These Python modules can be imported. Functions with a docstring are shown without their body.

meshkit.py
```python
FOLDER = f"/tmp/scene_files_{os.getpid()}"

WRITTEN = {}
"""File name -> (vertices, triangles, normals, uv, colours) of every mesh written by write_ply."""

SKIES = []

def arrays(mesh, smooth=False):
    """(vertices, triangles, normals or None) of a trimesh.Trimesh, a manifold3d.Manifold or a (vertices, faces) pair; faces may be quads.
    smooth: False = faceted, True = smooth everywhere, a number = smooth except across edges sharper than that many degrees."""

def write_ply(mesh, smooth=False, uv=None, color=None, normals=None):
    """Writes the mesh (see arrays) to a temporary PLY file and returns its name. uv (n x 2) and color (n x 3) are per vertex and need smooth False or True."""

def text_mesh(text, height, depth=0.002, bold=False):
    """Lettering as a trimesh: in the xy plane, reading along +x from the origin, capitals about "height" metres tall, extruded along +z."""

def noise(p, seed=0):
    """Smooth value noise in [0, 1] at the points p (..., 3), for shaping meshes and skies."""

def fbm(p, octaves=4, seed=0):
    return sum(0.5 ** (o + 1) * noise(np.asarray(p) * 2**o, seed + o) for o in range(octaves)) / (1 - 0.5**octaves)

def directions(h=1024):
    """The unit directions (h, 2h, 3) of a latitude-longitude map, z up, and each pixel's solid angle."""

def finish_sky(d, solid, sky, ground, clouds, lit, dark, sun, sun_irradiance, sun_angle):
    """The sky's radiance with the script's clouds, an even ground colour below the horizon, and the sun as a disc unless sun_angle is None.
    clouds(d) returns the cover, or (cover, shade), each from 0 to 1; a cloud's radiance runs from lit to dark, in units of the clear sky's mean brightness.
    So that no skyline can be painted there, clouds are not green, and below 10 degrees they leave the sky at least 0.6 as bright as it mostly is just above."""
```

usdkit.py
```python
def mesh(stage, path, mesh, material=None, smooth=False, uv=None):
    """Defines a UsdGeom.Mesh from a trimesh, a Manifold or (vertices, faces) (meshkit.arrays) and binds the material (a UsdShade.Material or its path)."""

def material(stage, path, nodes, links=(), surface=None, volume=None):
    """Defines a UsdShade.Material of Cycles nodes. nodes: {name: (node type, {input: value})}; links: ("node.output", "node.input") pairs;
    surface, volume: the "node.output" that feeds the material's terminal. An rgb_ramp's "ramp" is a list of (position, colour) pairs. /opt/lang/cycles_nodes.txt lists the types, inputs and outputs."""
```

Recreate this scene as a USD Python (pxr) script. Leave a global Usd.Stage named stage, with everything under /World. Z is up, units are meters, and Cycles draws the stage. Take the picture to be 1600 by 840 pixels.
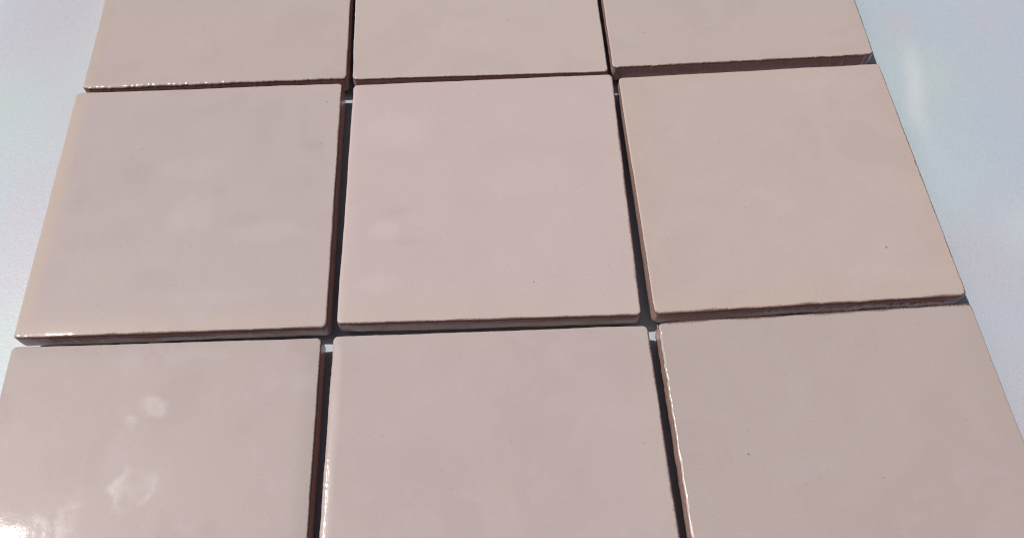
import math, numpy as np, trimesh, usdkit, meshkit
from shapely.geometry import Polygon
from pxr import Usd, UsdGeom, UsdLux, UsdShade, Gf, Sdf

stage = Usd.Stage.CreateInMemory()
UsdGeom.SetStageUpAxis(stage, UsdGeom.Tokens.z)
UsdGeom.SetStageMetersPerUnit(stage, 1.0)
UsdGeom.Xform.Define(stage, '/World')
UsdGeom.Scope.Define(stage, '/World/Looks')

# ---------------------------------------------------------------- camera, sun, sky
TILE_H = 0.010                                   # tile thickness (m)
RIGHT = (0.99897512, -0.04412755, -0.01007338)
UP = (0.04376885, 0.88507271, 0.46339032)
FWD = (0.0115326, 0.4633563, -0.88609703)
CAM = (0.00508249, -0.15100286, 0.2261891 + TILE_H)
FOCAL = 1183.6                                   # in pixels of a 1600 wide picture
cam = UsdGeom.Camera.Define(stage, '/World/camera')
cam.AddTransformOp().Set(Gf.Matrix4d(*RIGHT, 0, *UP, 0, *(-np.array(FWD)), 0, *CAM, 1))
cam.CreateHorizontalApertureAttr(36.0)
cam.CreateVerticalApertureAttr(36.0 * 537 / 1024)
cam.CreateFocalLengthAttr(FOCAL / 1600 * 36.0)
cam.CreateClippingRangeAttr(Gf.Vec2f(0.01, 100))
cam.CreateExposureAttr(EXPO := 0.0)

SUN = np.array((-0.5400, 0.1330, 0.8311))
SUN /= np.linalg.norm(SUN)
sun = UsdLux.DistantLight.Define(stage, '/World/sun')
sun.CreateIntensityAttr(0.9)
sun.CreateAngleAttr(0.53)
sun.CreateNormalizeAttr(True)
sun.CreateColorAttr(Gf.Vec3f(1.0, 0.955, 0.90))
zx = -(-SUN)                                      # light's local +z looks back at the sun
xa = np.cross((0, 0, 1), zx); xa /= np.linalg.norm(xa)
ya = np.cross(zx, xa)
sun.AddTransformOp().Set(Gf.Matrix4d(*xa, 0, *ya, 0, *zx, 0, 0, 0, 1, 1))

sky = UsdLux.DomeLight.Define(stage, '/World/sky')
sky_m = usdkit.material(stage, '/World/Looks/sky', {
    's': ('sky_texture', {'sky_type': 'single_scattering', 'sun_disc': False,
                          'sun_elevation': math.asin(SUN[2]), 'sun_rotation': math.atan2(SUN[0], SUN[1]),
                          'aerosol_density': 4.0, 'air_density': .45}),
    'b': ('background_shader', {'strength': 0.058})}, [('s.color', 'b.color')], surface='b.background')
UsdShade.MaterialBindingAPI.Apply(sky.GetPrim()).Bind(sky_m)
sky.GetPrim().SetCustomDataByKey('kind', 'structure')


# ---------------------------------------------------------------- helpers
def tag(prim, **kw):
    for k, v in kw.items():
        prim.SetCustomDataByKey(k, v)


def smoothstep(a, b, x):
    t = np.clip((x - a) / (b - a), 0, 1)
    return t * t * (3 - 2 * t)


def n01(p, seed):                                 # noise around 0, in about -1..1
    return meshkit.fbm(p, 3, seed) * 2 - 1


def colour_primvar(m, name, values):
    UsdGeom.PrimvarsAPI(m).CreatePrimvar(name, Sdf.ValueTypeNames.Color3fArray, 'vertex').Set(
        [Gf.Vec3f(*map(float, c)) for c in values])


class Graph:
    """Collects nodes and links of one material."""
    def __init__(self):
        self.n, self.l, self.k = {}, [], 0

    def add(self, kind, out, links=None, **inputs):
        self.k += 1
        name = f'{kind}_{self.k}'
        self.n[name] = (kind, inputs)
        for sock, src in (links or {}).items():
            self.l.append((src, f'{name}.{sock}'))
        return f'{name}.{out}'

    def noise(self, vec, scale, detail=2, rough=.5, out='fac', distortion=0.):
        return self.add('noise_texture', out, {'vector': vec}, scale=scale, detail=detail, roughness=rough, distortion=distortion)

    def ramp(self, value, lo, hi, to0=0., to1=1.):
        return self.add('map_range', 'result', {'value': value}, range_type='smoothstep', from_min=lo, from_max=hi, to_min=to0, to_max=to1, clamp=True)

    def math(self, op, a, b=None, c=None):
        ins, links = {'math_type': op}, {}
        for i, v in enumerate((a, b, c)):
            if v is None:
                continue
            (links if isinstance(v, str) else ins)[f'value{i + 1}'] = v
        return self.add('math', 'value', links, **ins)

    def mix(self, fac, a, b):
        ins, links = {'mix_type': 'mix'}, {}
        for k, v in (('fac', fac), ('color1', a), ('color2', b)):
            (links if isinstance(v, str) else ins)[k] = v
        return self.add('mix', 'color', links, **ins)

    def build(self, path, surface):
        return usdkit.material(stage, path, self.n, self.l, surface=surface)


# ---------------------------------------------------------------- the sheet under the tiles
def sheet_material():
    g = Graph()
    p = g.add('geometry', 'position')
    st = g.add('mapping', 'vector', {'vector': p}, mapping_type='point', rotation=(0, 0, .5), scale=(1.0, .45, 1.0))
    warp = g.noise(p, 9, 2, .5, 'color')
    off = g.add('vector_math', 'vector', {'vector1': warp}, math_type='scale', scale=.05)
    st = g.add('vector_math', 'vector', {'vector1': st, 'vector2': off}, math_type='add')
    a = g.ramp(g.noise(st, 17, 1.5, .5), .36, .64)
    b = g.ramp(g.noise(g.add('vector_math', 'vector', {'vector1': st}, math_type='add', vector2=(3.1, 1.7, 5.)), 26, 1.5, .5), .42, .66)
    w = g.ramp(g.noise(g.add('vector_math', 'vector', {'vector1': st}, math_type='add', vector2=(7.1, 4.7, 2.)), 21, 1.5, .5), .55, .75)
    col = g.mix(a, SHEET['blue'], SHEET['lavender'])
    col = g.mix(b, col, SHEET['mint'])
    col = g.mix(g.math('multiply', w, .8), col, SHEET['white'])
    for (x, y, rx, ry, tint, amt) in STREAKS:     # pearly streaks, soft ellipses of tint over the sheet colour
        q = g.add('vector_math', 'vector', {'vector1': p, 'vector2': g.add('vector_math', 'vector', {'vector1': warp}, math_type='multiply_add', vector2=(.05, .05, 0), vector3=(-.025 - x, -.025 - y, 0))}, math_type='add')
        q = g.add('mapping', 'vector', {'vector': q}, mapping_type='point', scale=(1 / rx, 1 / ry, 0))
        q = g.add('vector_math', 'value', {'vector1': q}, math_type='length')
        col = g.mix(g.ramp(q, .0, 1.3, amt, 0.), col, SHEET[tint])
    v = g.add('voronoi_texture', 'distance', {'vector': p}, feature='f1', scale=90, randomness=1.)
    rnd = g.add('separate_color', 'r', {'color': v.split('.')[0] + '.color'})
    speck = g.math('multiply', g.ramp(v, .015, .03, 1., 0.), g.ramp(rnd, .7, 1.))
    col = g.mix(g.math('multiply', speck, .8), col, (.1, .1, .11))
    fleck = g.ramp(g.noise(p, 2300, 1, .5), .70, .82, 0., .6)
    col = g.mix(fleck, col, (.75, .77, .8))
    grain = g.ramp(g.noise(p, 1500, 2, .6), .25, .75, .95, 1.05)
    col = g.add('vector_math', 'vector', {'vector1': col, 'scale': grain}, math_type='scale')
    bumph = g.noise(p, 900, 3, .6)
    bn = g.add('bump', 'normal', {'height': bumph}, strength=.12, distance=.0006)
    s = g.add('principled_bsdf', 'BSDF', {'base_color': col, 'normal': bn}, roughness=.45, specular_ior_level=.5,
              sheen_weight=0.)
    return g.build('/World/Looks/pearl_sheet', s)


STREAKS = [(.169, .030, .014, .075, 'cyan', .7), (.1755, .045, .0055, .030, 'white', .9), (.180, -.008, .012, .016, 'cyan', .7),
           (-.180, .040, .03, .022, 'mint', .7), (-.188, .095, .03, .03, 'lavender', .8), (.208, .085, .01, .03, 'lavender', .6), (.172, .078, .012, .02, 'lavender', .7), (.185, -.035, .014, .03, 'lavender', .7), (.20, .02, .012, .03, 'blue', .6)]
SHEET = dict(cyan=(.41, .50, .555), blue=(.405, .48, .55), lavender=(.455, .45, .51), mint=(.43, .50, .525), white=(.52, .565, .59))
dense = np.linspace(-.34, .34, 171)
xs = np.r_[-3, -1.5, -.8, -.5, -.4, dense, .4, .5, .8, 1.5, 3]
gx, gy = np.meshgrid(xs, xs, indexing='ij')
gz = n01(np.stack([gx * 9, gy * 5, gx * 0], -1), 41) * .0014 * np.exp(-(np.hypot(gx, gy) / .4) ** 4)
n = len(xs)
inside = (np.abs(gx) < .17) & (np.abs(gy) < .17)
gz -= .0014
gz = np.where(inside, np.minimum(gz, -.00005), np.minimum(gz, 0))
idx = np.arange(n * n).reshape(n, n)
gf = np.stack([idx[:-1, :-1], idx[1:, :-1], idx[1:, 1:], idx[:-1, 1:]], -1).reshape(-1, 4)
ground = usdkit.mesh(stage, '/World/ground', (np.stack([gx, gy, gz], -1).reshape(-1, 3), gf), sheet_material(), smooth=True)
tag(ground.GetPrim(), kind='structure', label='shiny pearly white sheet lying under the pink tiles', category='sheet')


# ---------------------------------------------------------------- tile materials
def glaze_material(name, pink, beige, seed, mottle=.5, sheen_mottle=.35, smudges=(), specks=(), sheen_marks=(), satin=.012):
    g = Graph()
    obj = g.add('texture_coordinate', 'object')
    p = g.add('vector_math', 'vector', {'vector1': obj}, math_type='add', vector2=(seed * 1.37, seed * .73, seed * .31))
    att = g.add('attribute', 'color', attribute='zone')
    sep = g.add('separate_color', 'r', {'color': att})
    node = sep.split('.')[0]
    rim, strip, depth = node + '.r', node + '.g', node + '.b'
    # body colour: cloudy drift between two tones
    cloud = g.ramp(g.noise(p, 26, 3, .55, distortion=.4), .32, .68)
    broad = g.ramp(g.noise(p, 11, 1, .5), .35, .65)
    f = g.math('add', g.math('multiply', cloud, .22 * mottle), g.math('multiply', broad, .45 * mottle))
    f = g.math('maximum', f, strip)
    col = g.mix(f, pink, beige)
    grey = g.ramp(g.noise(p, 30, 3, .5, distortion=.9), .46, .64, 0., sheen_mottle)  # mauve mottle, also standing in for soft reflections of the surroundings
    col = g.mix(grey, col, tuple(np.array(pink) * (.915, .90, .905)))
    pale = g.ramp(g.noise(p, 63, 3, .6, distortion=.6), .52, .70, 0., sheen_mottle * .9)  # paler mottle, with the brighter reflections painted as colour
    col = g.mix(pale, col, tuple(np.array(pink) * (1.05, 1.08, 1.10)))
    for (x, y, rx, ry, amt) in sheen_marks:             # dark and pale reflections in the face, painted into the colour
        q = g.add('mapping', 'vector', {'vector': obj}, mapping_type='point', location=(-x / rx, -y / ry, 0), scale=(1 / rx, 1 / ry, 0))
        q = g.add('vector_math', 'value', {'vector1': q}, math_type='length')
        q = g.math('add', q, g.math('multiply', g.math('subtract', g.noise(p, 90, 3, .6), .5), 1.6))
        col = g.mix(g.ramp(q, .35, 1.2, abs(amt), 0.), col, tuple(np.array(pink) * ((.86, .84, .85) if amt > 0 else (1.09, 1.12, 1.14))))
    # fine grain of the glaze
    grain = g.ramp(g.noise(p, 1400, 3, .65), .25, .75, .965, 1.035)
    col = g.add('vector_math', 'vector', {'vector1': col, 'scale': grain}, math_type='scale')
    # pinholes: many faint, few dark
    for scale, radius, keep, dark in ((330, .085, .45, .42), (110, .042, .88, .75)):
        v = g.add('voronoi_texture', 'distance', {'vector': p}, feature='f1', scale=scale, randomness=1.)
        vn = v.split('.')[0]
        rnd = g.add('separate_color', 'r', {'color': vn + '.color'})
        hole = g.math('multiply', g.ramp(v, radius * .4, radius, 1., 0.), g.ramp(rnd, keep, 1., 0., 1.))
        col = g.mix(g.math('multiply', hole, dark * 1.3), col, (.10, .065, .06))
    for (x, y, r) in specks:                      # iron specks one can point at
        dv = g.add('vector_math', 'value', {'vector1': obj}, math_type='distance', vector2=(x, y, TILE_H))
        dv = g.math('add', dv, g.math('multiply', g.noise(p, 2500, 1), r * .8))
        col = g.mix(g.ramp(dv, r * .7, r * 1.5, .85, 0.), col, (.09, .05, .045))
    # the glaze breaks to brown where it runs thin over the rim
    hair = g.noise(p, 1900, 2, .6)
    wob = g.noise(p, 160, 2, .5)
    thin = g.math('add', rim, g.math('add', g.math('multiply', hair, 1.1), g.math('multiply', wob, .5)))
    brk = g.ramp(thin, .95, 1.6, .9, 0.)
    clay = (.125, .058, .045)
    col = g.mix(brk, col, clay)
    # side: brown upper band, thicker glaze gathered below, pale corner reflections painted in
    sd = g.math('add', depth, g.math('multiply', g.noise(p, 120, 3, .6), .5))
    side = g.mix(g.ramp(sd, 1.08, 1.36), (.40, .235, .20), (.37, .25, .222))
    col = g.mix(g.ramp(depth, .01, .09), col, side)
    # gloss: fingerprints scatter it
    rough = g.ramp(g.noise(p, 60, 2), .3, .7, .022, .036)
    rough = g.math('add', rough, g.ramp(rim, .9, 2.9, satin, satin * .8 if satin > .02 else 0.))
    side_f = g.ramp(depth, .01, .09)
    rough = g.math('add', rough, g.math('multiply', side_f, g.ramp(g.noise(p, 90, 3, .6), .35, .65, .07, .26)))
    for (x, y, rx, ry, amt, hollow) in smudges:
        q = g.add('mapping', 'vector', {'vector': obj}, mapping_type='point', location=(-x / rx, -y / ry, 0), scale=(1 / rx, 1 / ry, 0))
        q = g.add('vector_math', 'value', {'vector1': q}, math_type='length')
        q = g.math('add', q, g.math('multiply', g.math('subtract', g.noise(p, 150, 2, .6), .5), 1.1))
        ring = g.math('multiply', g.ramp(q, .5, 1.15, 1., 0.), g.ramp(q, .35, .95, hollow, 1.))
        ring = g.math('multiply', ring, g.ramp(g.noise(p, 110 + 300 * abs(x), 2, .5), .25, .72, .1, 1.))
        rough = g.math('add', rough, g.math('multiply', ring, amt * .8))
    h = g.math('add', g.math('multiply', g.noise(p, 420, 2, .5), .6), g.math('multiply', g.noise(p, 1500, 2, .5), .12))
    bn = g.add('bump', 'normal', {'height': h}, strength=.25 if len(smudges) > 4 else .35, distance=.00008)
    s = g.add('principled_bsdf', 'BSDF', {'base_color': col, 'roughness': rough, 'normal': bn, 'specular_ior_level': g.math('subtract', .5, g.math('multiply', side_f, .1))})
    return g.build(f'/World/Looks/{name}', s)


def clay_material():
    g = Graph()
    p = g.add('geometry', 'position')
    col = g.mix(g.ramp(g.noise(p, 300, 4, .6), .3, .7), (.085, .04, .032), (.16, .085, .066))
    bn = g.add('bump', 'normal', {'height': g.noise(p, 1600, 3, .6)}, strength=.4, distance=.0002)
    s = g.add('principled_bsdf', 'BSDF', {'base_color': col, 'normal': bn}, roughness=.6)
    return g.build('/World/Looks/brown_clay', s)


CLAY = clay_material()
NPER = 1200


def perimeter(quad, rc):
    """Rounded outline of the quad (TL, TR, BR, BL), NPER points counterclockwise, with a soft weight per side."""
    poly = Polygon(quad).buffer(-rc).buffer(rc, 24)
    ring = np.array(poly.exterior.coords)[:-1]
    if Polygon(ring).exterior.is_ccw is False:
        ring = ring[::-1]
    closed = np.vstack([ring, ring[:1]])
    s = np.r_[0, np.cumsum(np.linalg.norm(np.diff(closed, axis=0), axis=1))]
    t = np.linspace(0, s[-1], NPER, endpoint=False)
    pts = np.stack([np.interp(t, s, closed[:, k]) for k in (0, 1)], -1)
    w = []
    for i in range(4):                            # top, right, bottom, left
        a, b = quad[i], quad[(i + 1) % 4]
        d = (b - a) / np.linalg.norm(b - a)
        w.append(np.exp(-np.abs((pts - a) @ np.array((-d[1], d[0]))) / .0013))
    w = np.array(w).T
    return pts, w / w.sum(1, keepdims=True)


def build_tile(name, quad, mat, seed, label, rim=(.6, .7, .6, .9), brk=(.14, .8, .8, .35), cushion=((0, 3), (0, 3), (0, 3), (0, 3)),
               strip=((0, 1),) * 4, jag=(.05, .06, .08, .06), wave=.09, pool=(0, 0, .08, .9), bead=(0, 0, 0, 0), dz=0.):
    """Measures in mm per side: top, right, bottom, left. quad in metres on the plane of the tile tops."""
    quad = np.array(quad)
    base = quad.mean(0)
    q = quad - base
    pts, w = perimeter(q, .0016)
    L = np.linalg.norm(pts, axis=1, keepdims=True)
    outn = np.roll(pts, -1, 0) - np.roll(pts, 1, 0)
    outn = np.stack([outn[:, 1], -outn[:, 0]], -1) / np.linalg.norm(outn, axis=1, keepdims=True)
    s3 = np.c_[pts, np.zeros(NPER)]
    jagw = w @ np.array(jag)
    jit = n01(s3 * 60, seed) * .16 + n01(s3 * 260, seed + 3) * jagw * 1.1 + n01(s3 * 900, seed + 5) * jagw * 1.2
    r = (w @ np.array(rim)) * (1 + .3 * n01(s3 * 90, seed + 7)) * 1e-3
    bw = w @ np.array(brk) * (1 + .5 * n01(s3 * 120, seed + 8))
    half = .05
    cdist = np.min([np.linalg.norm(pts - k, axis=1) for k in q], axis=0)
    pool_and_sheen = w @ np.array(pool) + .5 * np.exp(-(cdist / .006) ** 2)  # corner term paints the taupe reflection near each corner into the side colour
    rings, zone = [], []

    def drop(d):
        out = 0
        for k, (D, wd, *ex) in enumerate(cushion):
            if D:
                out = out + w[:, k] * D * np.clip(1 - d / wd, 0, 1) ** (ex[0] if ex else 2) * (1 + .4 * n01(s3 * 75, seed + 40))
        return out

    def strips(d):
        out = .34 * np.exp(-(d / 7.) ** 1.5) * (1 + .6 * n01(s3 * 30, seed + 60))
        for k, (A, wd) in enumerate(strip):
            if A:
                out = out + w[:, k] * A * smoothstep(wd * (1.12 if wd < 5.6 else 1.7), wd * (.86 if wd < 5.6 else .1), d + .35 * n01(s3 * 50, seed + 9))
        return np.clip(out, 0, 1)

    def ring(dm, z, dep, dglaze):
        """dm: distance inside the outline, mm"""
        fall = np.exp(-np.maximum(dm, 0) / 1.5)
        xy = pts * (1 - (dm * 1e-3 / half))[:, None] + outn * (jit * fall * 1e-3)[:, None]
        rings.append(np.c_[xy, z])
        zone.append(np.c_[np.clip(dglaze / np.maximum(bw, .05), 0, 3) if dep is None else np.zeros(NPER),
                          strips(dm), np.zeros(NPER) if dep is None else np.full(NPER, dep) + (pool_and_sheen * min(1, dep * 12) if dep > .03 else 0)])

    beads = (w @ np.array(bead)) * .07

    def top(dm, xy):
        bd = beads * (1 + .8 * n01(np.c_[xy * 210, np.zeros(len(xy))], seed + 51)) * (.55 * n01(np.c_[pts * 780, np.zeros(len(xy))], seed + 52) + .55 * n01(np.c_[xy * 620, np.zeros(len(xy))], seed + 50)) * np.exp(-dm / 1.3)
        u = n01(np.c_[xy * 34, np.full(len(xy), seed)], seed + 11) * wave + n01(np.c_[xy * 95, np.full(len(xy), seed)], seed + 12) * wave * .16
        return TILE_H + (u + bd - drop(dm)) * 1e-3

    rm = r * 1e3
    inner = np.r_[50 - np.geomspace(.6, 47, 46)][:0]
    extra = np.unique(np.r_[np.geomspace(.06, 8, 26), np.linspace(8, 49.2, 42)])[::-1]
    for e in extra:
        dm = rm + (half * 1e3 - rm) * (e / 50)
        xy = pts * (1 - dm * 1e-3 / half)[:, None]
        ring(dm, top(dm, xy), None, dm)
    edge_xy = pts * (1 - rm * 1e-3 / half)[:, None]
    zt = top(rm, edge_xy) + n01(s3 * 1100, seed + 21) * jagw * .6e-3
    arc = np.linspace(0, math.pi / 2, 9)
    for a in arc[:-1]:
        dm = rm * (1 - math.sin(a))
        ring(dm, zt - r * (1 - math.cos(a)), None, dm)
    skirt = (8.0 + .6 * n01(s3 * 40, seed + 15) + .5 * n01(s3 * 160, seed + 16)) * 1e-3
    z0 = zt - r
    z1 = TILE_H - skirt
    bulge = n01(s3 * 55, seed + 17) * .14
    for k, t in enumerate(np.linspace(0.02, 1, 12)):
        z = z0 + (z1 - z0) * t
        und = n01(np.c_[pts * 130, z * 400], seed + 18) * .07 + n01(np.c_[pts * 45, z * 190], seed + 19) * .16
        dm = (bulge + und) * t - .10 * math.sin(t * math.pi) + (.35 * max(0, t - .85) / .15)
        ring(dm, z, max(t, .001) if t > .03 else .01, None)
    ctr = np.array([[0, 0, TILE_H + n01(np.array([[0, 0, seed]]), seed + 11)[0] * wave * 1e-3]])
    v = np.vstack([ctr] + rings)
    c = np.vstack([[[3, 0, 0]]] + zone)
    nr = len(rings)
    i = np.arange(NPER)
    j = (i + 1) % NPER
    f = [np.stack([np.zeros(NPER, int), 1 + i, 1 + j], -1)]
    for k in range(nr - 1):
        a, b = 1 + k * NPER, 1 + (k + 1) * NPER
        f += [np.stack([a + i, b + i, b + j], -1), np.stack([a + i, b + j, a + j], -1)]
    f = np.vstack(f)
    path = '/World/' + name
    x = UsdGeom.Xform.Define(stage, path)
    x.AddTranslateOp().Set(Gf.Vec3d(base[0], base[1], dz))
    tag(x.GetPrim(), label=label, category='tile', group='pink glazed tiles laid in a square')
    m = usdkit.mesh(stage, path + '/glaze', (v, f), mat, smooth=True)
    colour_primvar(m, 'zone', c)
    # clay body under the glaze, its back edge worn round
    cr = []
    cj = n01(s3 * 70, seed + 31) * .12
    for dm, z in ((2.2, 0.), (1.9, .3), (1.45, .8), (.8, 1.4), (.45, 2.2), (.4, 4.), (.4, 6.5), (.9, 8.0)):
        wob = n01(np.c_[pts * 200, np.full(NPER, z)], seed + 32) * .12
        xy = pts * (1 - (dm + wob) * 1e-3 / half)[:, None] + outn * (cj * 1e-3)[:, None]
        cr.append(np.c_[xy, np.full(NPER, z * 1e-3)][::2])
    n2 = NPER // 2
    i = np.arange(n2); j = (i + 1) % n2
    cv = np.vstack([[[0, 0, 0]]] + cr + [[[0, 0, .0080]]])
    cf = [np.stack([np.zeros(n2, int), 1 + j, 1 + i], -1)]
    for k in range(len(cr) - 1):
        a, b = 1 + k * n2, 1 + (k + 1) * n2
        cf += [np.stack([a + i, b + j, b + i], -1), np.stack([a + i, a + j, b + j], -1)]
    a = 1 + (len(cr) - 1) * n2
    cf += [np.stack([np.full(n2, len(cv) - 1), a + i, a + j], -1)]
    usdkit.mesh(stage, path + '/clay_body', (cv, np.vstack(cf)), CLAY, smooth=40)
    return base


# ---------------------------------------------------------------- the nine tiles
def mm(*c):
    return [np.array(p) / 1000 for p in c]


QUADS = {
    (0, 0): mm((-157.52, 156.00), (-54.26, 155.85), (-52.57, 54.27), (-155.21, 54.43)),
    (0, 1): mm((-53.20, 154.99), (48.14, 153.55), (49.44, 51.96), (-50.29, 53.43)),
    (0, 2): mm((50.69, 155.42), (154.66, 156.77), (154.46, 55.17), (51.26, 53.82)),
    (1, 0): mm((-156.99, 52.45), (-54.07, 51.79), (-53.25, -50.84), (-155.14, -49.96)),
    (1, 1): mm((-49.87, 50.64), (50.70, 50.65), (49.63, -51.71), (-50.19, -50.09)),
    (1, 2): mm((52.84, 48.79), (155.06, 50.57), (157.28, -49.92), (53.90, -51.69)),
    (2, 0): mm((-154.48, -52.88), (-54.55, -54.48), (-53.78, -156.08), (-151.49, -154.43)),
    (2, 1): mm((-50.89, -54.24), (51.09, -55.32), (52.36, -156.91), (-51.33, -155.83)),
    (2, 2): mm((54.51, -54.63), (157.36, -52.74), (160.07, -154.30), (55.52, -156.22)),
}


def rel(key, pts):
    """Marks given in mm on the table, moved to the tile's own origin."""
    b = np.array(QUADS[key]).mean(0)
    return [(p[0] / 1000 - b[0], p[1] / 1000 - b[1]) + tuple(k / 1000 if i < 2 else k for i, k in enumerate(p[2:])) for p in pts]


PINK, BEIGE = (.459, .384, .379), (.456, .383, .355)


def tone(c, k=1., r=1., b=1.):
    return (c[0] * k * r, c[1] * k, c[2] * k * b)


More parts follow.
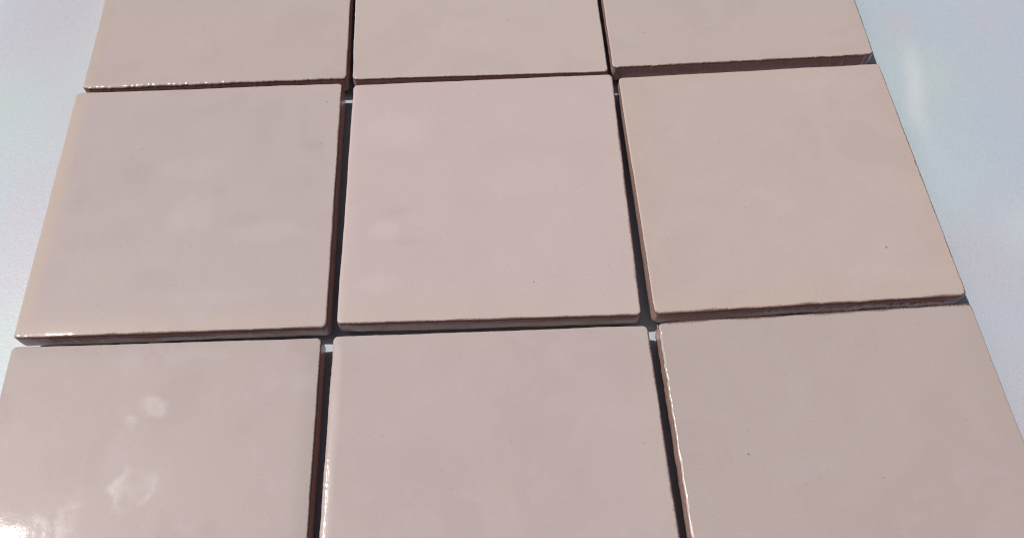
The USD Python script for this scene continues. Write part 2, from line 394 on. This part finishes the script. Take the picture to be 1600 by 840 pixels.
Z = (0, 3)
S0 = (0, 1)
TILES = [
    ((0, 0), dict(pink=tone(PINK, .975, 1.0, .98), beige=tone(BEIGE, .97, 1.0, .97), mottle=.8, satin=.06),
     dict(label='taupe pink tile in the far left corner, sparkling along its near edge', rim=(.6, .7, .9, .8), brk=(.14, .5, .5, .4),
          bead=(0, 0, 1.2, .3), cushion=(Z, Z, (.5, 2.6), (.2, 5)), strip=(S0, S0, S0, (.9, 5.5)), jag=(.05, .06, .20, .06))),
    ((0, 1), dict(pink=tone(PINK, 1.03, 1.0, .96), beige=tone(BEIGE, 1.03), mottle=.95),
     dict(label='beige pink tile in the middle of the far row', rim=(.6, .6, .5, .7), brk=(.14, .5, .5, .3),
          strip=(S0, (.5, 8), (.55, 6), (.8, 7)), jag=(.05, .08, .09, .09))),
    ((0, 2), dict(pink=tone(PINK, .985, .995, .97), beige=tone(BEIGE, .98), mottle=.65),
     dict(label='pink grey tile in the far right corner with chipped near edge', rim=(.6, .5, .5, .6), brk=(.14, .9, .9, .15), pool=(0, 0, .45, .9),
          strip=(S0, (.4, 5), (.4, 5), S0), jag=(.05, .12, .26, .10))),
    ((1, 0), dict(pink=tone(PINK, .97, .985, 1.01), beige=tone(BEIGE, 1.02, 1.02, .95), mottle=.3, sheen_mottle=.32, smudges=rel((1, 0), [(-66, 22, 7, 3, .05, .8), (-70, -8, 14, 6, .05, .5), (-100, -25, 9, 8, .04, .6)]),
                  sheen_marks=rel((1, 0), [(-86, -9, 9, 3.5, .28), (-62.9, 22.1, 6, 2.2, .34), (-112, -31, 8, 6, .24), (-126, 14, 7, 5, .2), (-75, -14, 13, 5, -.5), (-104, -6, 10, 9, -.45), (-145, 4, 4, 9, .22), (-106, 14, 16, 6, -.3), (-90, -38, 22, 4, -.35)]),
                  specks=rel((1, 0), [(-125.8, 23.9, .22), (-60.2, 23.1, .25)])),
     dict(label='mauve pink tile in the middle of the left column with beige sloping left edge', rim=(.7, .5, .7, 1.0), brk=(.14, .9, 1.0, .5),
          cushion=((.15, 4), Z, (.46, 7), (.2, 5.5)), strip=(S0, S0, (.35, 8), (.5, 5.2)), jag=(.05, .05, .05, .04), wave=.16)),
    ((1, 1), dict(pink=tone(PINK, 1.05, 1.02, 1.015), beige=tone(BEIGE, 1.06), mottle=.2, sheen_mottle=.2, smudges=rel((1, 1), [(-29, -14, 8, 6, .04, .5)]),
                  sheen_marks=rel((1, 1), [(-31.4, -7.9, 6, 2.2, .26), (-26.7, -20.6, 5, 2, .26), (-36, -15, 6, 4, -.5), (-30, 28, 15, 9, -.35), (10, 5, 22, 9, -.25), (-38, -36, 8, 5, -.35)]),
                  specks=rel((1, 1), [(15.1, -37.9, .32), (-25.3, -37.6, .2), (0.2, -18.6, .16)])),
     dict(label='palest pink tile in the centre of the nine', rim=(.6, .5, .6, 1.1), brk=(.14, 1.2, 1.0, .25),
          cushion=(Z, Z, Z, (.25, 4.5)), strip=(S0, (.35, 5), (.7, 12), (.2, 4)), jag=(.05, .05, .05, .04), wave=.12)),
    ((1, 2), dict(pink=tone(PINK, 1.0, 1.0, .98), beige=tone(BEIGE, 1.0, 1.02, .94), mottle=.6,
                  specks=rel((1, 2), [(135.6, -30.7, .42), (90.5, -12.5, .24), (83.3, -29.8, .2)])),
     dict(label='peach beige tile in the middle of the right column with dark specks', rim=(.6, .5, .5, .6), brk=(.14, .9, 1.2, .12),
          strip=((.3, 6), (.5, 9), (.5, 9), (.5, 11)), jag=(.05, .11, .10, .08))),
    ((2, 0), dict(pink=tone(PINK, .945, 1.005, 1.0), beige=tone(BEIGE, .93, .985, 1.02), mottle=.5, sheen_mottle=.6,
                  smudges=rel((2, 0), [(-107.6, -76.1, 8.5, 6, .27, .75), (-106.5, -100, 8.5, 7.5, .19, .45), (-133, -111, 5.5, 5, .045, .0), (-120, -108, 9, 7, .07, .2), (-140, -80, 14, 8, .05, .5), (-70, -110, 9, 6, .06, .5)])),
     dict(label='greyish pink tile in the near left corner with shiny fingerprints', rim=(.7, .6, .6, .9), brk=(.35, .6, .8, .4),
          cushion=((.3, 5), (.25, 6), Z, (.2, 4)), strip=((.4, 5), (.5, 6), S0, (.2, 4)), jag=(.05, .05, .05, .04), wave=.085)),
    ((2, 1), dict(pink=tone(PINK, .97), beige=tone(BEIGE, .97), mottle=.4, satin=.075, smudges=rel((2, 1), [(15.6, -76.8, 4.5, 4, .55, .2), (-2, -58.5, 4, 2, .5, .5)])),
     dict(label='pink tile in the middle of the near row, left edge glinting white', rim=(.6, .6, .6, 1.6), brk=(.14, 1.1, 1.0, .22), bead=(0, 0, 0, .35),
          cushion=(Z, Z, Z, (.62, 4.2)), strip=(S0, (.5, 6), S0, (.1, 4)), jag=(.05, .05, .05, .09))),
    ((2, 2), dict(pink=tone(PINK, .915, 1.0, .99), beige=tone(BEIGE, .89, 1.0, 1.0), mottle=1.0, satin=.075,
                  specks=rel((2, 2), [(75.7, -98.3, .34), (113.7, -106.9, .24), (90.9, -107.7, .16)])),
     dict(label='taupe pink tile in the near right corner, tiny glints along its left edge', rim=(.5, .5, .6, .7), brk=(1.2, .5, .6, .06), bead=(0, 0, 0, 1.3),
          strip=((.2, 5), (.6, 14), S0, S0), jag=(.06, .05, .05, .20))),
]
for (row, col), look, shape in TILES:
    seed = 17 * row + 5 * col + 3
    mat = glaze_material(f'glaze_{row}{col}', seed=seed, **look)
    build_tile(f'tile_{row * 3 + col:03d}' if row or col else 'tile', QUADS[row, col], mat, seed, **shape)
